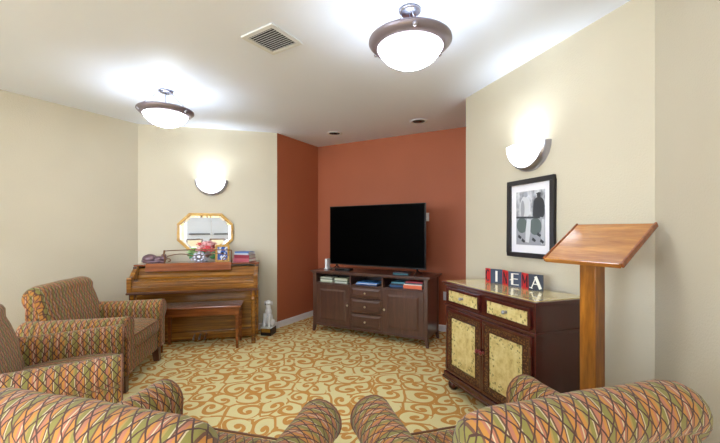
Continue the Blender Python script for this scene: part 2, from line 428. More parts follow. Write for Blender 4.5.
def vent():
    t = thing('ceiling_vent', 'square white louvred air vent in the ceiling', 'vent', (-.613, 2.521, CEIL), math.radians(-33))
    s = .15
    b = MB()
    for (x0, x1, y0, y1) in ((-s, s, -s, -s+.032), (-s, s, s-.032, s), (-s, -s+.032, -s+.032, s-.032), (s-.032, s, -s+.032, s-.032)): b.box(x0, x1, y0, y1, -.012, 0)
    b.build('vent_frame', M['vent'], t, .003)
    MB().box(-s+.03, s-.03, -s+.03, s-.03, -.002, 0).build('duct_opening', M['vent_dark'], t)
    for k in range(11):
        y = -s+.045+k*(2*s-.09)/10
        T = Matrix.Translation((0, y, -.008)) @ Matrix.Rotation(math.radians(35), 4, 'X')
        MB().box(-s+.032, s-.032, -.008, .008, -.001, .001, T).build('louvre', M['vent'], t)
vent()
for x, y, lb in ((-.352, 4.97, 'unlit recessed downlight in the alcove ceiling, the left of the two'), (.722, 4.42, 'unlit recessed downlight in the alcove ceiling, the right of the two')):
    t = thing('recessed_downlight', lb, 'downlight', (x, y, CEIL), 0, 'recessed alcove downlights')
    MB().lathe([(.075, 0), (.105, 0), (.105, -.006), (.09, -.010), (.075, -.004), (.075, 0)], 32).build('trim_ring', M['vent'], t)
    MB().lathe([(0, -.001), (.076, -.001)], 32).build('can_opening', M['vent_dark'], t)
    MB().lathe([(0, -.018), (.02, -.016), (.035, -.008), (.038, -.001)], 20).build('bulb', M['down_in'], t)

# ------------------------------------------------ armchairs
def rolled_arm(sx):
    # profile (x,z): inner side up, over the roll, under it, down the outer panel
    cx, cz, r = .395, .535, .09
    P = [(.315, .15), (.315, .30), (.312, .44)]
    for i in range(15):
        a = math.radians(172 - i*(172+55)/14); P.append((cx+r*math.cos(a), cz+r*math.sin(a)))
    P += [(.425, .44), (.428, .40), (.430, .28), (.430, .15)]
    ctr = (.385, .45)
    acc = [0]
    for i in range(len(P)): acc.append(acc[-1]+math.dist(P[i], P[(i+1) % len(P)]))
    secs = []; us = []
    for y, k, dz in ((-.375, .80, 0), (-.368, .93, 0), (-.35, 1, 0), (-.2, 1, 0), (0, 1, 0), (.2, 1, .002), (.32, 1.0, .004), (.375, 1.02, .006), (.395, .99, .006), (.404, .90, .004)):
        secs.append([Vector((sx*(ctr[0]+(x-ctr[0])*k), y, max(.15, ctr[1]+(z-ctr[1])*k) + (dz if z > .4 else 0))) for x, z in P]); us.append(y)
    return P, secs, us, acc
def make_armchair(label):
    t = thing('armchair', label, 'armchair', (0, 0, 0), 0, 'harlequin rolled arm armchairs')
    # seat deck / front rail
    b = MB()
    for (x0, x1, y0, y1, z0, z1) in ((-.33, .33, -.34, .368, .13, .31),): b.box(x0, x1, y0, y1, z0, z1)
    b.build('seat_base', M['fabric'], t, .015, 3)
    # cushion: profile (y,z) swept along x
    P = [(-.22, .30), (-.22, .42), (-.18, .445), (.0, .465), (.2, .465), (.32, .455), (.368, .442), (.388, .42), (.391, .36), (.385, .325), (.365, .306)]
    acc = [0]
    for i in range(len(P)): acc.append(acc[-1]+math.dist(P[i], P[(i+1) % len(P)]))
    secs = []; us = []
    for x, k in ((-.314, .90), (-.308, .97), (-.29, 1), (-.1, 1.0), (.1, 1.0), (.29, 1), (.308, .97), (.314, .90)):
        secs.append([Vector((x, .1+(y-.1)*(1-(1-k)*.3), .40+(z-.40)*k)) for y, z in P]); us.append(x)
    c = MB().loft(secs, us, acc).build('seat_cushion', M['fabric'], t)
    pts = [(x, .384, .440) for x in (-.30, -.15, 0, .15, .30)]
    MB().tube(pts, .005, 8).build('welting', M['welt'], c)
    # backrest: (y,z) profile
    P = [(-.135, .40), (-.148, .50), (-.175, .62), (-.214, .74), (-.240, .80)]
    cy, cz, r = -.315, .828, .078
    for i in range(11):
        a = math.radians(20 + i*(235-20)/10); P.append((cy+r*math.cos(a), cz+r*math.sin(a)))
    P += [(-.365, .72), (-.368, .60), (-.372, .45), (-.374, .30), (-.375, .15), (-.30, .15), (-.18, .30)]
    acc = [0]
    for i in range(len(P)): acc.append(acc[-1]+math.dist(P[i], P[(i+1) % len(P)]))
    secs = []; us = []
    hw = .395
    for e, ky, kz in ((0, .55, .060), (.006, .80, .038), (.02, .93, .020), (.045, .985, .008), (.09, 1, 0)):
        secs.append((-hw+e, ky, kz)); 
    allx = secs + [(-.15, 1, 0), (0, 1, -.004), (.15, 1, 0)] + [(-x, ky, kz) for x, ky, kz in secs[::-1]]
    S = []
    for x, ky, kz in allx:
        L = []
        for y, z in P:
            f = max(0, (z-.35)/.55); yc = -.30 - .04*max(0, (z-.5)/.4)
            zz = z - (kz+.009)*f
            # keep lower part inside the arms
            xx = x if z > .62 else math.copysign(min(abs(x), .335 + .06*max(0, (z-.5)/.12) if z > .5 else .335), x)
            L.append(Vector((xx, yc+(y-yc)*ky, zz)))
        S.append(L); us.append(x)
    MB().loft(S, us, acc).build('backrest', M['fabric'], t)
    for sx in (-1, 1):
        P, secs, us2, acc2 = rolled_arm(sx)
        a = MB().loft(secs, us2, acc2).build('arm', M['fabric'], t)
        pth = [(sx*x, .398, z+.004) for x, z in P]
        MB().tube(pth, .0045, 6).build('welting', M['welt'], a)
    for sx in (-1, 1):
        for y0 in (-.32, .335):
            l = MB(); secs = []
            for z, h in ((.155, .036), (0, .027)):
                ox = sx*(.37 if z > .1 else .375); oy = y0 + (.0 if z > .1 else (-.03 if y0 < 0 else .012))
                secs.append([Vector((ox-h, oy-h, z)), Vector((ox+h, oy-h, z)), Vector((ox+h, oy+h, z)), Vector((ox-h, oy+h, z))])
            l.loft(secs, [0, .15], [0, .05, .1, .15, .2], smooth=False).build('leg', M['leg'], t, .003)
    return t
ch = make_armchair('patterned armchair beside the piano, facing right, seen in full against the left wall')
ch.location = (-2.374, 3.298, 0); ch.rotation_euler.z = math.radians(-79.5)
dup(ch, (-1.925, 2.195, 0), math.radians(-57), 'patterned armchair cut off by the left edge of the photo, facing right')
dup(ch, (-.652, 1.246, 0), math.radians(-15.2), 'patterned armchair in the left foreground seen from behind')
dup(ch, (.540, 1.295, 0), math.radians(16.5), 'patterned armchair in the right foreground seen from behind, in front of the wooden lectern')

# ------------------------------------------------ piano
PIANO = (-1.96, 4.396); PRZ = math.atan2(.247, .969)
pn = thing('upright_piano', 'honey brown wooden spinet piano against the cream back wall', 'piano', (*PIANO, 0), PRZ)
def to_world(o, rz, x, y): return (o[0]+x*math.cos(rz)-y*math.sin(rz), o[1]+x*math.sin(rz)+y*math.cos(rz))
def px_local(o, rz, u, y):
    """local x where the sight line of photo column u meets local line y"""
    k = (u-360)/360
    # (ox + x c - y s) = k (oy + x s + y c)
    c, s_ = math.cos(rz), math.sin(rz)
    return (k*(o[1]+y*c) - o[0] + y*s_)/(c-k*s_)
HW = .692
MB().box(-HW+.04, HW-.04, .0, .30, .02, .66).build('lower_case', M['oak'], pn, .004)
MB().box(-HW+.07, HW-.07, -.012, .0, .13, .60).build('knee_panel', M['oak'], pn, .004)
MB().box(-HW+.04, HW-.04, -.03, .0, .02, .12).build('bottom_rail', M['oak'], pn, .006)
cheek = [(-.30, .655), (-.30, .815), (-.285, .825), (-.24, .825), (-.20, .835), (-.14, .88), (-.10, .90), (-.06, .905), (-.04, .925), (.30, .925), (.30, .03), (.02, .03), (.02, .655)]
for sx in (-1, 1):
    MB().prism(cheek, sx*(HW-.045), sx*HW, 'x').build('cheek', M['oak'], pn, .005)
    MB().box(sx*HW-.03 if sx > 0 else -HW-.006, sx*HW+.006 if sx > 0 else -HW+.03, -.08, -.03, .83, .925).build('carved_block', M['oak_dark'], pn, .006)
inner = [(-.285, .66), (-.285, .715), (-.262, .722), (-.262, .748), (-.235, .768), (-.20, .772), (-.10, .785), (-.075, .80), (-.035, .89), (-.02, .90), (.29, .90), (.29, .66)]
MB().prism(inner, -HW+.045, HW-.045, 'x').build('fallboard', M['oak'], pn, .005)
MB().box(-HW+.05, HW-.05, -.275, -.225, .752, .777).build('key_lid_edge', M['oak'], pn, .008)
MB().box(-HW-.004, HW+.004, -.31, .05, .635, .66).build('keybed', M['oak_dark'], pn, .006)
MB().box(-HW-.012, HW+.012, -.045, .315, .925, .945).build('lid', M['oak_red'], pn, .006)
for sx in (-1, 1):
    MB().lathe([(.026, 0), (.026, .05), (.018, .06), (.024, .08), (.028, .25), (.032, .45), (.022, .50), (.034, .52), (.034, .54), (.024, .56), (.036, .575), (.036, .64)], 16, Matrix.Translation((sx*(HW-.05), -.255, 0))).build('leg', M['oak'], pn)
    MB().box(sx*(HW-.05)-.03, sx*(HW-.05)+.03, -.285, -.225, .575, .64).build('leg_block', M['oak_dark'], pn, .005)
for k, u in enumerate((194.5, 200, 205.7)):
    x = px_local(PIANO, PRZ, u, -.06)
    MB().tube([(x, -.02, .085), (x, -.06, .085), (x, -.095, .07), (x, -.115, .052), (x, -.125, .05)], [.008, .009, .011, .013, .010], 10).build('pedal', M['silver'], pn)
# slanted red-brown shelf of the music desk plus the scrolled metal-look rack
xl = px_local(PIANO, PRZ, 146, -.05); xr = px_local(PIANO, PRZ, 231.5, -.05)
MB().prism([(-.052, .957), (-.064, .957), (-.102, .868), (-.088, .862)], xl, xr, 'x').build('music_shelf', M['oak_red'], pn, .003)
MB().box(xl, xr, -.064, -.02, .945, .957).build('shelf_top', M['oak_red'], pn, .003)
rk = MB(); y0 = -.03; zb = .95; zt = 1.098
def arc(cx, cz, r, a0, a1, n=14, y=y0, r1=None):
    out = []
    for i in range(n+1):
        a = math.radians(a0+(a1-a0)*i/n); q = r + ((r1-r)*i/n if r1 is not None else 0)
        out.append((cx+q*math.cos(a), y, cz+q*math.sin(a)))
    return out
xm = (xl+xr)/2
rl, rr_ = px_local(PIANO, PRZ, 164, y0), px_local(PIANO, PRZ, 231.5, y0)
xm = px_local(PIANO, PRZ, 199, y0)
def rail(x0, x1, z0, z1, bow):
    return [(x0+(x1-x0)*i/12, y0, z0+(z1-z0)*i/12 + bow*math.sin(PI*i/12)) for i in range(13)]
rk.tube(rail(rl, rr_, 1.10, 1.10, .012), .006, 8)
rk.tube(rail(rl+.03, xm-.05, 1.035, 1.03, .03), .005, 8); rk.tube(rail(xm+.05, rr_-.03, 1.03, 1.035, .03), .005, 8)
rk.tube([(rr_, y0, .94), (rr_, y0, 1.10)], .008, 8)
for cx, sg in ((rl-.005, 1), (rr_-.03, -1)):
    rk.tube(arc(cx+sg*.055, .985, .035, 200 if sg > 0 else -20, -120 if sg > 0 else 300, 18, r1=.008), .006, 8)
rk.tube([(rl, y0, .945), (rl+.012, y0, 1.0), (rl-.004, y0, 1.05), (rl+.006, y0, 1.11)], [.010, .008, .009, .012], 8)
rk.build('music_rack', M['iron'], pn)
orn = MB()
for k in range(8):
    a = k*PI/4; orn.ball((xm+.052*math.cos(a), y0, 1.02+.045*math.sin(a)), (.022, .007, .018), 8)
orn.ball((xm, y0-.004, 1.02), (.030, .010, .030), 10)
orn.tube(arc(xm, 1.02, .068, 0, 360, 24), .004, 6)
orn.tube(arc(xm-.075, .99, .03, 0, 320, 16, r1=.008), .005, 6); orn.tube(arc(xm+.075, .99, .03, 180, -140, 16, r1=.008), .005, 6)
orn.build('rack_ornament', M['silver'], pn)['label'] = 'silver flower ornament at the centre of the music rack'

def on_piano(u, y): x = px_local(PIANO, PRZ, u, y); return (*to_world(PIANO, PRZ, x, y), .9465)
# sleeping cat
ct = thing('cat_figurine', 'dark bronze curled sleeping cat figurine on the left end of the piano', 'figurine', on_piano(155, .13), PRZ)
body = MB(); n = 26; pts = []; rad = []
for i in range(n+1):
    f = i/n; a = math.radians(-20 + 255*f)
    pts.append((-.01+.075*math.cos(a), .0+.04*math.sin(a), .045+.012*math.sin(PI*f))); rad.append(.026+.034*math.sin(PI*min(1, f*1.1))**.7 if f < .9 else .03)
body.ball((-.055, .0, .055), (.085, .07, .055), 18); body.ball((.035, .0, .042), (.07, .06, .042), 16)
cb = body.build('body', M['bronze'], ct)
hd = MB(); hd.ball((.10, -.02, .060), (.038, .036, .034), 14); hd.ball((.125, -.040, .052), (.016, .014, .013), 10)
for s_ in (-1, 1): hd.lathe([(.013, 0), (.009, .012), (0, .026)], 8, Matrix.Translation((.10+.018*s_, -.01, .086)))
hd.build('head', M['bronze'], ct)
MB().tube([(-.13, -.02, .03), (-.10, -.065, .022), (-.04, -.085, .02), (.02, -.08, .02), (.07, -.06, .022), (.09, -.045, .025)], [.014, .016, .016, .014, .012, .008], 10).build('tail', M['bronze'], ct)
MB().tube([(.05, -.055, .019), (.10, -.065, .017), (.13, -.06, .018)], [.018, .015, .012], 10).build('paw', M['bronze'], ct)
# flowers
fw = thing('flower_arrangement', 'coral and pink silk flowers in a silver bowl on the piano', 'flowers', on_piano(204, .19), PRZ)
MB().lathe([(0, 0), (.04, 0), (.045, .008), (.02, .02), (.02, .035), (.06, .06), (.075, .10), (.070, .10), (.05, .07), (0, .06)], 22).build('bowl', M['silver'], fw)
def bloom(mat, c, r):
    b = MB(); b.ball(c, r*.5, 8)
    for ring, nn, rr2, tilt in ((0, 5, .45, .35), (1, 7, .8, -.05)):
        for k in range(nn):
            a = 2*PI*k/nn + ring*.4
            T = Matrix.Translation(c) @ rot(a) @ Matrix.Translation((r*rr2, 0, r*tilt)) @ Matrix.Rotation(-.6+ring*.5, 4, 'Y')
            b.ball((0, 0, 0), (r*.42, r*.40, r*.16), 7, T)
    b.build('blossom', mat, fw)
for k, (x, z, r) in enumerate([(-.02, .19, .05), (.055, .175, .05), (.02, .225, .05), (.09, .145, .042), (-.05, .15, .045), (.02, .15, .05), (.075, .215, .04), (-.045, .225, .036)]):
    bloom(M['flower_red'] if k % 2 else M['flower_pink'], (x, -.03*(k % 2)-.02, z), r)
for (x, z, r) in [(-.12, .155, .045), (-.16, .125, .04), (-.10, .115, .035)]: bloom(M['leaf_pale'], (x, -.01, z), r)
for (x, z, a) in [(-.13, .07, 2.6), (.14, .10, .2), (-.15, .09, 3.2), (.12, .06, -.2), (.0, .10, 1.5)]:
    T = Matrix.Translation((x, -.03, z)) @ Matrix.Rotation(a, 4, 'Y')
    MB().ball((0, 0, 0), (.045, .012, .022), 8, T).build('leaf', M['leaf'], fw)
# photo frame
pf = thing('photo_frame', 'gold framed photograph in blue tones leaning on the piano', 'photo frame', on_piano(222.5, .08), PRZ+.12)
T = Matrix.Rotation(math.radians(-12), 4, 'X')
def frame_ring(w_, h_, b_, d_, T=None, z0=0):
    m = MB()
    for (x0, x1, a, c) in ((-w_/2, w_/2, z0, z0+b_), (-w_/2, w_/2, z0+h_-b_, z0+h_), (-w_/2, -w_/2+b_, z0+b_, z0+h_-b_), (w_/2-b_, w_/2, z0+b_, z0+h_-b_)): m.box(x0, x1, -d_/2, d_/2, a, c, T)
    return m
frame_ring(.165, .215, .024, .018, T, .003).build('frame', M['gold'], pf, .003)
def blues():
    t = NT('small blue photograph'); v = t.coords('Object', (18, 18, 14)); n = t.noise(v, 1, 2)
    t.l(t.ramp(n.outputs[0], [(.35, col((60, 96, 170))), (.48, col((214, 220, 232))), (.56, col((48, 78, 150))), (.68, col((196, 150, 130)))], 'CONSTANT'), t.b.inputs['Base Color']); t.b.inputs['Roughness'].default_value = .2; return t.m
MB().box(-.06, .06, -.003, .003, .026, .195, T).build('photograph', blues(), pf)
MB().box(-.012, .012, .006, .010, .0, .13, Matrix.Translation((0, .05, .001)) @ Matrix.Rotation(math.radians(22), 4, 'X')).build('easel_leg', M['plastic_black'], pf)
# books
def book(name, loc, rz, w_, d_, h_, cover, label, group=None, cat='book'):
    """spine faces -x... cover wraps left long side; pages show on the other sides"""
    t = thing(name, label, cat, loc, rz, group)
    m = MB().box(-w_/2, w_/2, -d_/2, d_/2, 0, .003).box(-w_/2, w_/2, -d_/2, d_/2, h_-.003, h_).box(-w_/2, w_/2, -d_/2, -d_/2+.004, .003, h_-.003)
    m.build('cover', cover, t, .001)
    MB().box(-w_/2+.005, w_/2-.005, -d_/2+.004, d_/2-.005, .003, h_-.003).build('pages', M['page'], t)
    return t
def cl(name, c, r=.45): return plain(name, c, r)
x0, y0_, _ = on_piano(245, .12)
bz = .9465
for k, (nm, c, w_, d_, h_, dr_, lb) in enumerate([
    ('book', (186, 92, 104), .235, .17, .042, .0, 'thick dusty pink book at the bottom of the stack on the piano'),
    ('book', (140, 24, 48), .215, .16, .045, .06, 'dark crimson book in the middle of the stack on the piano'),
    ('book', (196, 200, 206), .21, .155, .020, -.05, 'pale grey book just under the blue one on the piano'),
    ('book', (74, 112, 172), .20, .15, .020, .03, 'blue book on top of the stack on the piano')]):
    book(nm, (x0, y0_, bz), PRZ+dr_-.55, w_, d_, h_, cl(nm+str(k), c), lb, 'books on the piano'); bz += h_+.0005

# bench
bn = thing('piano_bench', 'low reddish brown wooden piano bench in front of the piano', 'bench', (-1.825, 4.185, 0), math.radians(11))
MB().box(-.44, .44, -.175, .175, .465, .49).build('seat', M['bench'], bn, .008, 3)
MB().box(-.415, .415, -.155, .155, .385, .465).build('apron', M['bench'], bn, .003)
for sx in (-1, 1):
    for sy in (-1, 1):
        secs = []
        for z, h in ((.465, .022), (.385, .022), (.37, .019), (.0, .014)):
            cx, cy = sx*.400, sy*.142
            secs.append([Vector((cx-h, cy-h, z)), Vector((cx+h, cy-h, z)), Vector((cx+h, cy+h, z)), Vector((cx-h, cy+h, z))])
        MB().loft(secs, [0, .1, .12, .5], [0, .05, .1, .15, .2], smooth=False).build('leg', M['bench'], bn, .002)

# octagonal mirror
loc, rz = wall_frame(B_, Cc, .795, 1.322)
mr = thing('octagonal_mirror', 'octagonal wall mirror in a gold bamboo style frame above the piano', 'mirror', loc, rz)
hw, hh, cx_, cz_ = .345, .250, .145, .145
oct_ = [(-hw+cx_, hh), (hw-cx_, hh), (hw, hh-cz_), (hw, -hh+cz_), (hw-cx_, -hh), (-hw+cx_, -hh), (-hw, -hh+cz_), (-hw, hh-cz_)]
fr = MB(); N = 8
ins = [(x*(1-.034/hw*1.0), z*(1-.036/hh)) for x, z in oct_]
for i in range(N):
    a, b2, c2, d2 = oct_[i], oct_[(i+1) % N], ins[(i+1) % N], ins[i]
    fr.prism([a, b2, c2, d2], -.030, 0, 'y')
fr.build('frame', M['gold'], mr, .010, 3)
MB().prism([(x*.995, z*.995) for x, z in ins], -.012, -.004, 'y').build('mirror_glass', M['mirror'], mr)
bev = MB(); i2 = [(x*.93, z*.90) for x, z in ins]
for i in range(N):
    a, b2, c2, d2 = ins[i], ins[(i+1) % N], i2[(i+1) % N], i2[i]
    k = len(bev.v); bev.v += [(a[0], -.0145, a[1]), (b2[0], -.0145, b2[1]), (c2[0], -.0125, c2[1]), (d2[0], -.0125, d2[1])]; bev.face((k, k+1, k+2, k+3), [(0,0)]*4)
bo = bev.build('bevelled_edge', M['mirror'], mr)

# porcelain dog
dg = thing('dog_statue', 'white porcelain seated dog statue on the floor between piano and alcove', 'statue', (-1.187, 4.672, .096), math.radians(-10))
dg.scale = (1.15, 1.1, 1)
b = MB(); b.ball((0, .01, .10), (.048, .055, .09), 16); b.ball((0, -.005, .19), (.040, .038, .065), 14)
b.lathe([(.030, 0), (.026, .05), (.028, .08)], 14, Matrix.Translation((0, -.005, .225)))
b.build('body', M['porcelain'], dg)
h = MB(); h.ball((0, -.01, .315), (.036, .040, .034), 14); h.ball((0, -.048, .308), (.018, .026, .016), 12)
h.build('head', M['porcelain'], dg)
for s_ in (-1, 1):
    MB().ball((s_*.040, 0, .305), (.010, .018, .030), 10).build('ear', M['porcelain'], dg)
    MB().tube([(s_*.026, -.035, .18), (s_*.028, -.05, .10), (s_*.028, -.052, .02), (s_*.028, -.066, .008)], [.018, .014, .012, .013], 10).build('front_leg', M['porcelain'], dg)
    MB().ball((s_*.045, .01, .05), (.026, .05, .048), 12).build('haunch', M['porcelain'], dg)
MB().ball((0, -.083, .310), .007, 8).build('nose', M['plastic_black'], dg)
MB().box(-.06, .06, -.08, .07, -.004, .008).build('foot_plate', M['porcelain'], dg, .003)
st = thing('statue_plinth', 'black box with a gold front under the white dog statue', 'plinth', (-1.187, 4.672, 0), math.radians(-10))
MB().box(-.070, .070, -.085, .085, 0, .091).build('box', M['plastic_black'], st, .003)
MB().box(-.058, .060, -.089, -.085, .045, .088).build('gold_panel', M['brass'], st)

# ------------------------------------------------ media console
W2, DP = 1.585, .46
FL = Vector((-.632, 4.835)); a_c = math.atan2(-.74, 1.40)
ca, sa = math.cos(a_c), math.sin(a_c)
CON = (FL.x + W2/2*ca - DP/2*sa, FL.y + W2/2*sa + DP/2*ca)
cn = thing('media_console', 'dark espresso wooden media console with two doors and three drawers under the television', 'cabinet', (*CON, 0), a_c)
hx, hy = W2/2, DP/2
MB().prism([(-hx-.035, -hy-.02), (hx+.035, -hy-.02), (hx+.035, hy+.02), (-hx-.035, hy+.02)], .79, .812, 'z').build('top', M['espresso'], cn, .007, 3)
MB().box(-hx-.015, hx+.015, -hy-.005, hy+.005, .775, .79).build('cornice', M['espresso'], cn, .005)
for sx in (-1, 1):
    for sy in (-1, 1):
        secs = []
        for z, h in ((.775, .024), (.12, .024), (0, .015)):
            cx, cy = sx*(hx-.024 + (.0)), sy*(hy-.024)
            if z == 0: cx += sx*.018; cy += sy*.010
            secs.append([Vector((cx-h, cy-h, z)), Vector((cx+h, cy-h, z)), Vector((cx+h, cy+h, z)), Vector((cx-h, cy+h, z))])
        MB().loft(secs, [0, .65, .77], [0, .05, .1, .15, .2], smooth=False).build('leg', M['espresso_v'], cn, .003)
    MB().box(sx*(hx-.012)-.008, sx*(hx-.012)+.004, -hy+.04, hy-.04, .09, .775).build('side_panel', M['espresso_v'], cn)
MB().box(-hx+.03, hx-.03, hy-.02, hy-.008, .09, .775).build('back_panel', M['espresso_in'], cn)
MB().box(-hx+.03, hx-.03, -hy+.02, hy-.02, .085, .105).build('bottom_panel', M['espresso'], cn)
MB().box(-hx+.045, hx-.045, -hy+.006, -hy+.03, .085, .112).build('bottom_rail', M['espresso'], cn, .003)
MB().box(-hx+.03, hx-.03, -hy+.006, hy-.02, .638, .654).build('shelf', M['espresso'], cn, .002)
xa, xb = -.222, .222
for x in (xa, xb): MB().box(x-.010, x+.010, -hy+.006, hy-.02, .105, .775).build('divider', M['espresso'], cn, .002)
def raised(x0, x1, z0, z1, yf, mat, parent, name='door', inset=.05):
    d = MB().box(x0, x1, yf, yf+.02, z0, z1).build(name, mat, parent, .003)
    # recessed bevelled field
    i = inset
    p = MB(); o4 = [(x0+i, z0+i), (x1-i, z0+i), (x1-i, z1-i), (x0+i, z1-i)]; j = i+.022
    n4 = [(x0+j, z0+j), (x1-j, z0+j), (x1-j, z1-j), (x0+j, z1-j)]
    p.loft([[Vector((x, yf, z)) for x, z in o4], [Vector((x, yf-.010, z)) for x, z in n4]], [0, .02], [0, .1, .2, .3, .4], smooth=False)
    p.build('raised_panel', mat, d)
    return d
def knob(x, z, yf, mat, parent, r=.014):
    T = Matrix.Translation((x, yf, z)) @ Matrix.Rotation(PI/2, 4, 'X')
    MB().lathe([(0, -.001), (.006, -.001), (.006, .012), (r, .016), (r, .022), (r*.7, .028), (0, .030)], 14, T).build('knob', mat, parent)
yd = -hy+.004
d1 = raised(-hx+.05, xa-.012, .115, .636, yd, M['espresso_v'], cn, inset=.058); knob(xa-.035, .39, yd, M['knob'], d1)
d2 = raised(xb+.012, hx-.05, .115, .636, yd, M['espresso_v'], cn, inset=.058); knob(xb+.035, .39, yd, M['knob'], d2)
for z0, z1 in ((.495, .634), (.308, .487), (.115, .300)):
    d = raised(xa+.012, xb-.012, z0, z1, yd, M['espresso'], cn, 'drawer', .014); knob(0, (z0+z1)/2, yd-.010, M['knob'], d)

def on_con(x, y, z): return (*to_world(CON, a_c, x, y), z+.001)
# television
tl = Vector((-.411, 4.905)); tr = Vector((.757, 4.165))
tw = (tr-tl).length; ta = math.atan2(tr.y-tl.y, tr.x-tl.x); tm = (tl+tr)/2
tv = thing('television', 'large black flat screen television standing on the dark media console', 'television', (tm.x, tm.y, .813), ta)
zb, zt_ = .075, .855
MB().box(-tw/2, tw/2, 0, .03, zb, zt_).box(-.35, .35, .03, .06, zb+.04, zb+.45).build('housing', M['plastic_black'], tv, .004)
MB().box(-tw/2+.008, tw/2-.008, -.002, .0, zb+.016, zt_-.008).build('screen', M['glass_black'], tv)
for sx in (-1, 1):
    MB().tube([(sx*.60, -.11, .008), (sx*.585, .0, .05), (sx*.58, .012, .085), (sx*.585, .03, .05), (sx*.60, .12, .008)], .008, 8).build('foot', M['plastic_black'], tv)
# items on console
md = thing('modem', 'small white upright modem on the console left of the television', 'modem', on_con(px_local(CON, a_c, 327.5, .0), .0, .812), a_c)
MB().box(-.018, .018, -.04, .04, 0, .14).build('case', M['plastic_white'], md, .006); MB().box(-.03, .03, -.05, .05, 0, .012).build('stand', M['plastic_white'], md, .004)
sb = thing('streaming_box', 'flat black media box under the left end of the television', 'media box', on_con(px_local(CON, a_c, 344, -.06), -.06, .812), a_c)
MB().box(-.11, .11, -.06, .06, 0, .028).build('case', M['plastic_black'], sb, .004); MB().box(-.04, .04, -.061, -.060, .008, .018).build('display', M['glass_black'], sb)
for k, (c, lb) in enumerate((((30, 110, 120), 'teal disc case lying under the right end of the television'), ((40, 44, 60), 'dark disc case on top of the teal one under the television'))):
    o = MB().box(-.095, .095, -.068, .068, 0, .014).build('disc_case', cl('case%d' % k, c), None, .002)
    o.location = on_con(px_local(CON, a_c, 402, -.10)+.01*k, -.10, .812+k*.0145); o.rotation_euler.z = a_c+.1-.15*k; tag(o, lb, 'disc case', 'disc cases on the console')
# cubby contents
cub = .6555
for s_i, xo in enumerate((-.62, -.395)):
    for k in range(4):
        c = [(196, 200, 170), (220, 222, 206), (120, 130, 110), (206, 208, 188)][(k+s_i) % 4]
        o = MB().box(-.095, .095, -.068, .068, 0, .0155).build('disc_case', cl('dc%d%d' % (s_i, k), c), None, .002)
        o.location = on_con(xo, -.10, cub+k*.016); o.rotation_euler.z = a_c
        tag(o, ['%s disc case in the %s pale pile in the left cubby of the console' % (['bottom', 'second lowest', 'third lowest', 'topmost'][k], ['left', 'right'][s_i])][0], 'disc case', 'disc cases in the left cubby')
for k, (c, h_, r_, lb) in enumerate((((52, 88, 150), .012, .12, 'blue magazine at the bottom of the centre cubby pile'), ((214, 222, 232), .010, -.05, 'white magazine in the middle of the centre cubby pile'), ((70, 130, 196), .012, .2, 'bright blue magazine on top of the centre cubby pile'))):
    o = MB().box(-.145, .145, -.10, .10, 0, h_).build('magazine', cl('mag%d' % k, c), None, .002)
    o.location = on_con(-.02+.01*k, -.085, cub+k*.0125); o.rotation_euler.z = a_c+r_*.4; tag(o, lb, 'magazine', 'magazines in the centre cubby')
z = cub
for k, (c, h_, lb) in enumerate((((222, 104, 62), .042, 'thick orange book at the bottom of the pile in the right cubby'), ((236, 226, 214), .012, 'thin white book on the orange book in the right cubby'), ((44, 40, 60), .016, 'dark navy book near the top of the right cubby pile'), ((176, 44, 60), .014, 'red book on top of the pile in the right cubby'))):
    book('book', on_con(.595+.006*k, -.10, z), a_c, .23-.008*k, .17, h_, cl('rb%d' % k, c), lb, 'books in the right cubby'); z += h_+.0005
for k, (c, lb) in enumerate((((40, 84, 130), 'blue disc case in the middle of the right cubby'), ((30, 34, 44), 'black disc case on the blue one in the right cubby'), ((90, 160, 180), 'light blue disc case on top, left of the orange book'))):
    o = MB().box(-.095, .095, -.068, .068, 0, .02).build('disc_case', cl('rc%d' % k, c), None, .002)
    o.location = on_con(.375+.01*k, -.06, cub+k*.0205); o.rotation_euler.z = a_c; tag(o, lb, 'disc case', 'disc cases in the right cubby')

# wall plates on the terracotta wall
def plate(x, z, label, kind):
    loc, rz = wall_frame(D_, E_, x, z)
    t = thing('wall_outlet' if kind else 'wall_plate', label, 'outlet' if kind else 'wall plate', loc, rz)
    MB().box(-.036, .036, -.006, 0, -.057, .057).build('cover_plate', M['plastic_white'], t, .003)
    if kind:
        for zz in (-.024, .024): MB().box(-.015, .015, -.0075, -.006, zz-.014, zz+.014).build('socket', M['vent'], t, .002)
    else: MB().box(-.010, .010, -.010, -.006, -.02, .02).build('jack', M['vent'], t, .002)
def along_wall(P, Q, u):
    k = (u-360)/360; d = (Q-P).normalized(); return (k*P.y-P.x)/(d.x-k*d.y)
s_ = along_wall(D_, E_, 446); d_ = (E_-D_).normalized(); yy = (D_+d_*s_).y
plate(s_, EYE-(296-230)/360*yy, 'white electrical outlet on the terracotta wall right of the console', True)
s_ = along_wall(D_, E_, 426.6); yy = (D_+d_*s_).y
plate(s_, EYE-(217-230)/360*yy, 'white wall plate peeking out beside the upper right of the television', False)

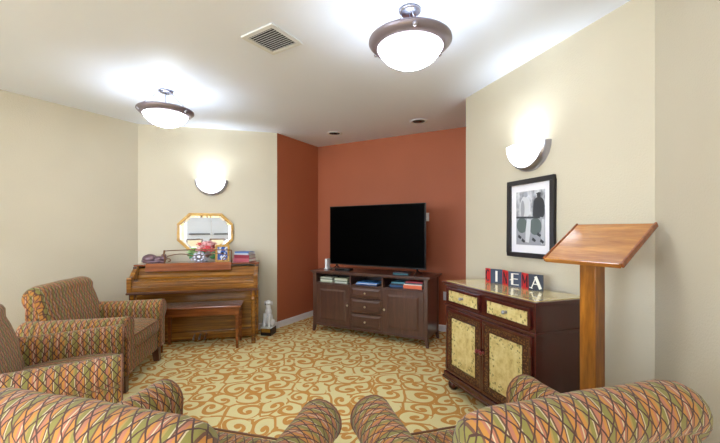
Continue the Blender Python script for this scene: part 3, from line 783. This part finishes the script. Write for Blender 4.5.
# ------------------------------------------------ cinema cabinet (local x along front, -y towards the room)
KF = Vector((.706, 3.10)); ang = math.atan2(-.943, .334)
kx, ky = 1.015, .47
kc, ks = math.cos(ang), math.sin(ang)
CAB = (KF.x + kx/2*kc - ky/2*ks, KF.y + kx/2*ks + ky/2*kc)
cb = thing('sideboard_cabinet', 'mahogany sideboard with cream painted doors and drawers against the right wall', 'cabinet', (*CAB, 0), ang)
hx, hy = kx/2, ky/2
MB().box(-hx+.025, hx-.025, -hy+.025, hy-.01, .10, .885).build('body', M['mahogany'], cb, .003)
MB().box(-hx+.008, hx-.008, -hy+.008, hy, .105, .15).box(-hx, hx, -hy, hy, .09, .115).build('base_moulding', M['mahogany'], cb, .008, 3)
MB().box(-hx+.014, hx-.014, -hy+.014, hy-.004, .705, .725).build('waist_moulding', M['mahogany'], cb, .007, 3)
MB().box(-hx+.012, hx-.012, -hy+.012, hy-.004, .880, .893).box(-hx, hx, -hy, hy, .893, .914).build('top', M['mahogany'], cb, .006, 3)
MB().box(-hx+.03, hx-.03, -hy+.03, hy-.02, .914, .917).build('painted_top', M['crackle_top'], cb)
for sx in (-1, 1):
    for sy in (-1, 1):
        MB().lathe([(0, 0), (.024, 0), (.040, .02), (.046, .045), (.038, .07), (.026, .078), (.030, .092), (0, .092)], 20, Matrix.Translation((sx*(hx-.07), sy*(hy-.07), 0))).build('bun_foot', M['mahogany'], cb)
yf = -hy+.025
for sx in (-1, 1):
    x0, x1 = (-hx+.055, -.030) if sx < 0 else (.030, hx-.055)
    dw = frame_ring(x1-x0, .135, .024, .016).build('drawer', M['mahogany'], cb, .005, 3); dw.location = ((x0+x1)/2, yf-.006, .735)
    c_ = MB().box(-(x1-x0)/2+.022, (x1-x0)/2-.022, -.002, .010, .023, .112).build('painted_front', M['crackle'], dw)
    T = Matrix.Translation((0, -.002, .0675)) @ Matrix.Rotation(PI/2, 4, 'X')
    MB().lathe([(0, 0), (.012, 0), (.005, .004), (.005, .014), (.014, .020), (.012, .030), (0, .034)], 14, T).build('knob', M['silver'], dw)
    x0, x1 = (-hx+.045, -.004) if sx < 0 else (.004, hx-.045)
    w_ = x1-x0
    dr2 = frame_ring(w_, .535, .024, .020).build('door', M['mahogany'], cb, .006, 3); dr2.location = ((x0+x1)/2, yf-.006, .162)
    o = frame_ring(w_-.044, .491, .048, .010, None, .022).build('vine_border', M['goldvine'], dr2)
    MB().box(-w_/2+.068, w_/2-.068, -.001, .009, .068, .467).build('painted_panel', M['crackle'], dr2)
    bd = frame_ring(w_-.132, .403, .008, .016, None, .066).build('bead', M['mahogany'], dr2, .003)
    kx_ = w_/2-.018 if sx < 0 else -w_/2+.018
    T = Matrix.Translation((kx_, -.010, .30)) @ Matrix.Rotation(PI/2, 4, 'X')
    MB().lathe([(0, 0), (.012, 0), (.006, .004), (.006, .014), (.016, .022), (.013, .032), (0, .036)], 14, T).build('knob', plain('red brown knob', (130, 50, 50), .3), dr2)
    T = Matrix.Translation((-kx_*1.0 + (-.012 if sx < 0 else .012), -.010, .44))
    MB().box(-.004, .004, -.004, .0, -.03, .03, T).build('hinge', M['oak_dark'], dr2)

# CINEMA sign : zig-zag of six square tiles
p = Vector((1.058, 3.03)); s_t = .102
blue_d = Vector((.69, -.724)); red_d = Vector((.03, -1.0)).normalized()
sg = thing('cinema_sign', 'folding letter sign reading CINEMA in red and dark blue tiles on the sideboard', 'sign', (p.x, p.y, .917), 0)
INK = plain('sign dark ink', (30, 26, 40), .5); RED = plain('sign red', (196, 40, 44), .5); NAVY = plain('sign slate blue', (50, 60, 82), .5); PALE = plain('sign cream letter', (232, 230, 218), .5); NV2 = plain('sign charcoal', (38, 42, 56), .5)
def letter_boxes(ch_):
    """strokes as quads in unit square (x right, z up)"""
    def seg(x0, z0, x1, z1, w_):
        d = Vector((x1-x0, z1-z0)).normalized(); n_ = Vector((-d.y, d.x))*w_/2
        return [(x0+n_.x, z0+n_.y), (x1+n_.x, z1+n_.y), (x1-n_.x, z1-n_.y), (x0-n_.x, z0-n_.y)]
    if ch_ == 'I': return [seg(.5, .12, .5, .88, .17)]
    if ch_ == 'E': return [seg(.30, .12, .30, .88, .17), seg(.30, .86, .78, .86, .05), seg(.30, .52, .72, .52, .05), seg(.30, .14, .78, .14, .05), seg(.12, .42, .3, .52, .05)]
    if ch_ == 'A': return [seg(.20, .12, .52, .88, .06), seg(.48, .88, .82, .12, .19), seg(.30, .40, .66, .40, .05), seg(.08, .18, .28, .12, .05)]
    if ch_ == 'N': return [seg(.22, .12, .22, .88, .07), seg(.22, .85, .78, .15, .2), seg(.78, .12, .78, .88, .07)]
    if ch_ == 'M': return [seg(.16, .12, .16, .88, .07), seg(.18, .85, .5, .35, .17), seg(.5, .35, .82, .85, .07), seg(.82, .12, .82, .88, .17)]
    if ch_ == 'C':
        out = []; P_ = [(.5+.34*math.cos(math.radians(a)), .5+.38*math.sin(math.radians(a))) for a in range(50, 311, 20)]
        for i in range(len(P_)-1): out.append(seg(*P_[i], *P_[i+1], .19 if 4 <= i <= 8 else .08))
        return out
cur = Vector((0, 0))
for i, ch_ in enumerate('CINEMA'):
    red = i % 2 == 0
    d = red_d if red else blue_d
    if i == 0: d = Vector((.22, -1)).normalized()
    L_ = s_t*(.72 if i == 0 else 1)
    bgm, fgm = (RED, INK) if red else ((NV2 if ch_ == 'A' else NAVY), PALE)
    T = Matrix.Translation((cur.x, cur.y, 0)) @ rot(math.atan2(d.y, d.x))
    tl_ = MB().box(0, L_-.001, -.003, .003, 0, .115, T).build('letter_tile', bgm, sg, 0)
    lt = MB()
    for q in letter_boxes(ch_): lt.prism([(x*L_, z_*.115) for x, z_ in q], -.0045, -.003, 'y', T)
    lo = lt.build('letter', fgm, tl_)
    cur = cur + d*L_

# ------------------------------------------------ framed photograph on the right wall
loc, rz = wall_frame(F_, G_, .872, 1.132)
pc = thing('framed_photograph', 'black framed black and white photograph with white mat on the right wall', 'picture', loc, rz)
pw, ph = .482, .62
fr = frame_ring(pw, ph, .038, .028).build('frame', M['frame_black'], pc, .004); fr.location.y = -.016
MB().box(-pw/2+.03, pw/2-.03, -.010, -.002, .03, ph-.03).build('mat_board', M['mat'], pc)
iw0, iw1, iz0, iz1 = -.148, .148, .105, .525
def bw():
    t = NT('monochrome print'); n = t.noise(t.coords('Object', (16, 16, 10)), 1, 4)
    t.l(t.ramp(n.outputs[0], [(.34, col((96, 98, 104))), (.5, col((158, 160, 166))), (.64, col((214, 215, 220)))]), t.b.inputs['Base Color']); t.b.inputs['Roughness'].default_value = .25; t.b.inputs['Coat Weight'].default_value = .6; t.b.inputs['Coat Roughness'].default_value = .05; return t.m
pr = MB().box(iw0, iw1, -.012, -.010, iz0, iz1).build('print', bw(), pc)
g1 = plain('print charcoal', (44, 46, 52), .3); g2 = plain('print grey', (150, 152, 158), .3); g3 = plain('print mid grey', (84, 96, 94), .3); g4 = plain('print pale', (190, 193, 198), .3)
def shp(poly_, m, nm, d=.0006): MB().prism(poly_, -.012-d, -.012, 'y').build(nm, m, pr)
def ell(cx, cz, rx, rz_, n=18): return [(cx+rx*math.cos(2*PI*i/n), cz+rz_*math.sin(2*PI*i/n)) for i in range(n)]
g5 = plain('print light grey', (204, 206, 210), .3)
shp([(-.148, .318), (.148, .318), (.148, .10), (-.148, .10)][::-1], g2, 'printed_lower_field', .0002)
shp(ell(-.085, .255, .058, .062), g3, 'printed_bench_end', .0004); shp(ell(.055, .245, .062, .066), g3, 'printed_bench_seat', .0005)
shp(ell(-.050, .400, .055, .090), g5, 'printed_pale_coat', .0005); shp(ell(-.078, .385, .022, .07), g2, 'printed_sleeve', .0007)
shp(ell(-.045, .497, .022, .020), g2, 'printed_far_head', .0006)
shp([(.028, .330), (.034, .40), (.040, .442), (.058, .462), (.078, .470), (.098, .470), (.120, .460), (.138, .440), (.146, .40), (.146, .34), (.130, .312), (.10, .318), (.085, .306), (.06, .322), (.045, .312)], g1, 'printed_dark_coat', .0008)
shp(ell(.088, .484, .018, .022), g1, 'printed_head', .0009); shp(ell(.088, .497, .026, .007), g1, 'printed_hat_brim', .0010)
shp([(-.148, .312), (.10, .306), (.10, .320), (-.148, .328)], g1, 'printed_rail', .0011)
shp([(-.048, .125), (-.012, .118), (.004, .20), (.010, .300), (-.030, .306), (-.044, .22)], g5, 'printed_light_shape', .0009)
for k, (a, b_) in enumerate([(-.13, .16), (-.09, .13), (.02, .14), (.07, .18), (.10, .13)]): shp([(a, b_), (a+.03, b_-.015), (a+.042, b_), (a+.010, b_+.022)], g1, 'printed_shadow', .0012)
for k in range(3): shp([(.112+.012*k, .11), (.118+.012*k, .11), (.126+.008*k, .30), (.120+.008*k, .30)], g5, 'printed_stripe', .0006)
# ------------------------------------------------ lectern
LC = Vector((1.279, 1.945)); la_ = math.radians(-63.8)
lw, ld, th_ = .42, .36, math.radians(32.8)
lk = thing('lectern', 'honey coloured pine lectern with a slanted top on a square post', 'lectern', (LC.x, LC.y, 0), la_)
T = Matrix.Translation((0, 0, 1.288)) @ Matrix.Rotation(th_, 4, 'X')
MB().box(-lw/2+.012, lw/2-.012, -ld/2, ld/2, -.020, 0, T).build('reading_board', M['lectern'], lk, .003)
for sx in (-1, 1): MB().box(sx*lw/2-.012 if sx > 0 else -lw/2, sx*lw/2 if sx > 0 else -lw/2+.012, -ld/2-.004, ld/2+.002, -.022, .006, T).build('edge_strip', M['oak_red'], lk, .004, 3)
MB().box(-lw/2+.012, lw/2-.012, -ld/2-.010, -ld/2, -.022, .004, T).build('book_ledge', M['lectern'], lk, .003)
# post centred on its photo column, just below the board
pxl = px_local((LC.x, LC.y), la_, 592.2, .0)
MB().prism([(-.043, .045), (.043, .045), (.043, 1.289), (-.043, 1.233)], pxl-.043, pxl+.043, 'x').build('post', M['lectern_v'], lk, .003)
MB().box(pxl-.12, pxl+.12, -.12, .12, 0, .045).build('base', M['lectern'], lk, .005)

# ------------------------------------------------ the rear room, seen in the mirror, and windows added for fill
DOORW = plain('rear door paint', (150, 152, 156), .4)
def rear_door(x0, x1, n):
    o = thing('door_%d' % n, '', '', (0, 0, 0)); del o['label'], o['category']; struct(o)
    o.location = ((x0+x1)/2, -8.6, 0); w_ = x1-x0
    MB().box(-w_/2, w_/2, .005, .05, .01, 2.35).build('door_leaf', DOORW, o, .004)
    MB().box(-w_/2+.08, w_/2-.08, .09, .13, 1.13, 1.19).build('push_bar', M['vent_dark'], o, .006)
    for s_ in (-1, 1): MB().box(s_*(w_/2-.12)-.05, s_*(w_/2-.12)+.05, .05, .10, 1.12, 1.20).build('bar_bracket', M['silver'], o, .004)
    return o
rear_door(-1.58, -.52, 1); rear_door(-.51, .55, 2)
f = MB().box(-1.68, -1.58, -8.6, -8.54, 0, 2.45).box(.55, .65, -8.6, -8.54, 0, 2.45).box(-1.68, .65, -8.6, -8.54, 2.35, 2.45).build('trim_1', M['white_trim'], None, .005); struct(f)
def make_side_chair(label):
    t = thing('dining_chair', label, 'chair', (0, 0, 0), 0, 'wood framed chairs in the rear room')
    br = plain('chair brown wood', (74, 44, 34), .35); be = plain('beige vinyl', (196, 184, 160), .6)
    MB().box(-.24, .24, -.22, .24, .42, .48).build('seat', be, t, .02, 3)
    T = Matrix.Translation((0, -.24, .48)) @ Matrix.Rotation(math.radians(8), 4, 'X')
    MB().box(-.22, .22, -.02, .02, .14, .52, T).build('back_panel', be, t, .012)
    frame_ring(.52, .56, .035, .035, T, 0).build('back_frame', br, t, .006)
    for sx in (-1, 1):
        for y in (-.22, .21):
            MB().box(sx*.235-.018, sx*.235+.018, y-.018, y+.018, 0, .44).build('leg', br, t, .003)
    return t
rc = make_side_chair('brown framed beige chair seen in the mirror, the left of the two')
rc.location = (-1.56, -4.4, 0); rc.rotation_euler.z = PI
dup(rc, (-.84, -4.5, 0), PI-.15, 'brown framed beige chair seen in the mirror, the right of the two')

def fill_window(n, x, y, rz, w_, z0, z1):  # unseen windows added to throw fill light towards the front of the room
    o = thing('window_%d' % n, '', '', (x, y, 0), rz); del o['label'], o['category']; struct(o)
    f = frame_ring(w_, z1-z0, .07, .05, None, z0).build('window_frame', M['white_trim'], o, .004); f.location.y = -.025
    for k in range(1, 3): MB().box(-w_/2+k*w_/3-.02, -w_/2+k*w_/3+.02, -.045, -.005, z0+.07, z1-.07).build('added_window_mullion', M['white_trim'], o)
    MB().box(-w_/2+.06, w_/2-.06, -.012, -.006, z0+.06, z1-.06).build('fill_glow_pane', FILL_PANE, o)
FILL_PANE = plain('added fill glow pane', (200, 210, 220), .1, emit=(222, 236, 255), strength=FILL_WINDOW_EMIT)  # glowing pane of the added windows, put in for fill
fill_window(1, -3.7, -8.6, PI, 3.2, .7, 2.5)
fill_window(2, 2.4, -8.6, PI, 2.8, .7, 2.5)
fill_window(3, -5.6, -3.2, PI/2, 4.4, .7, 2.5)
fill_window(4, 4.0, -3.2, -PI/2, 4.4, .7, 2.5)
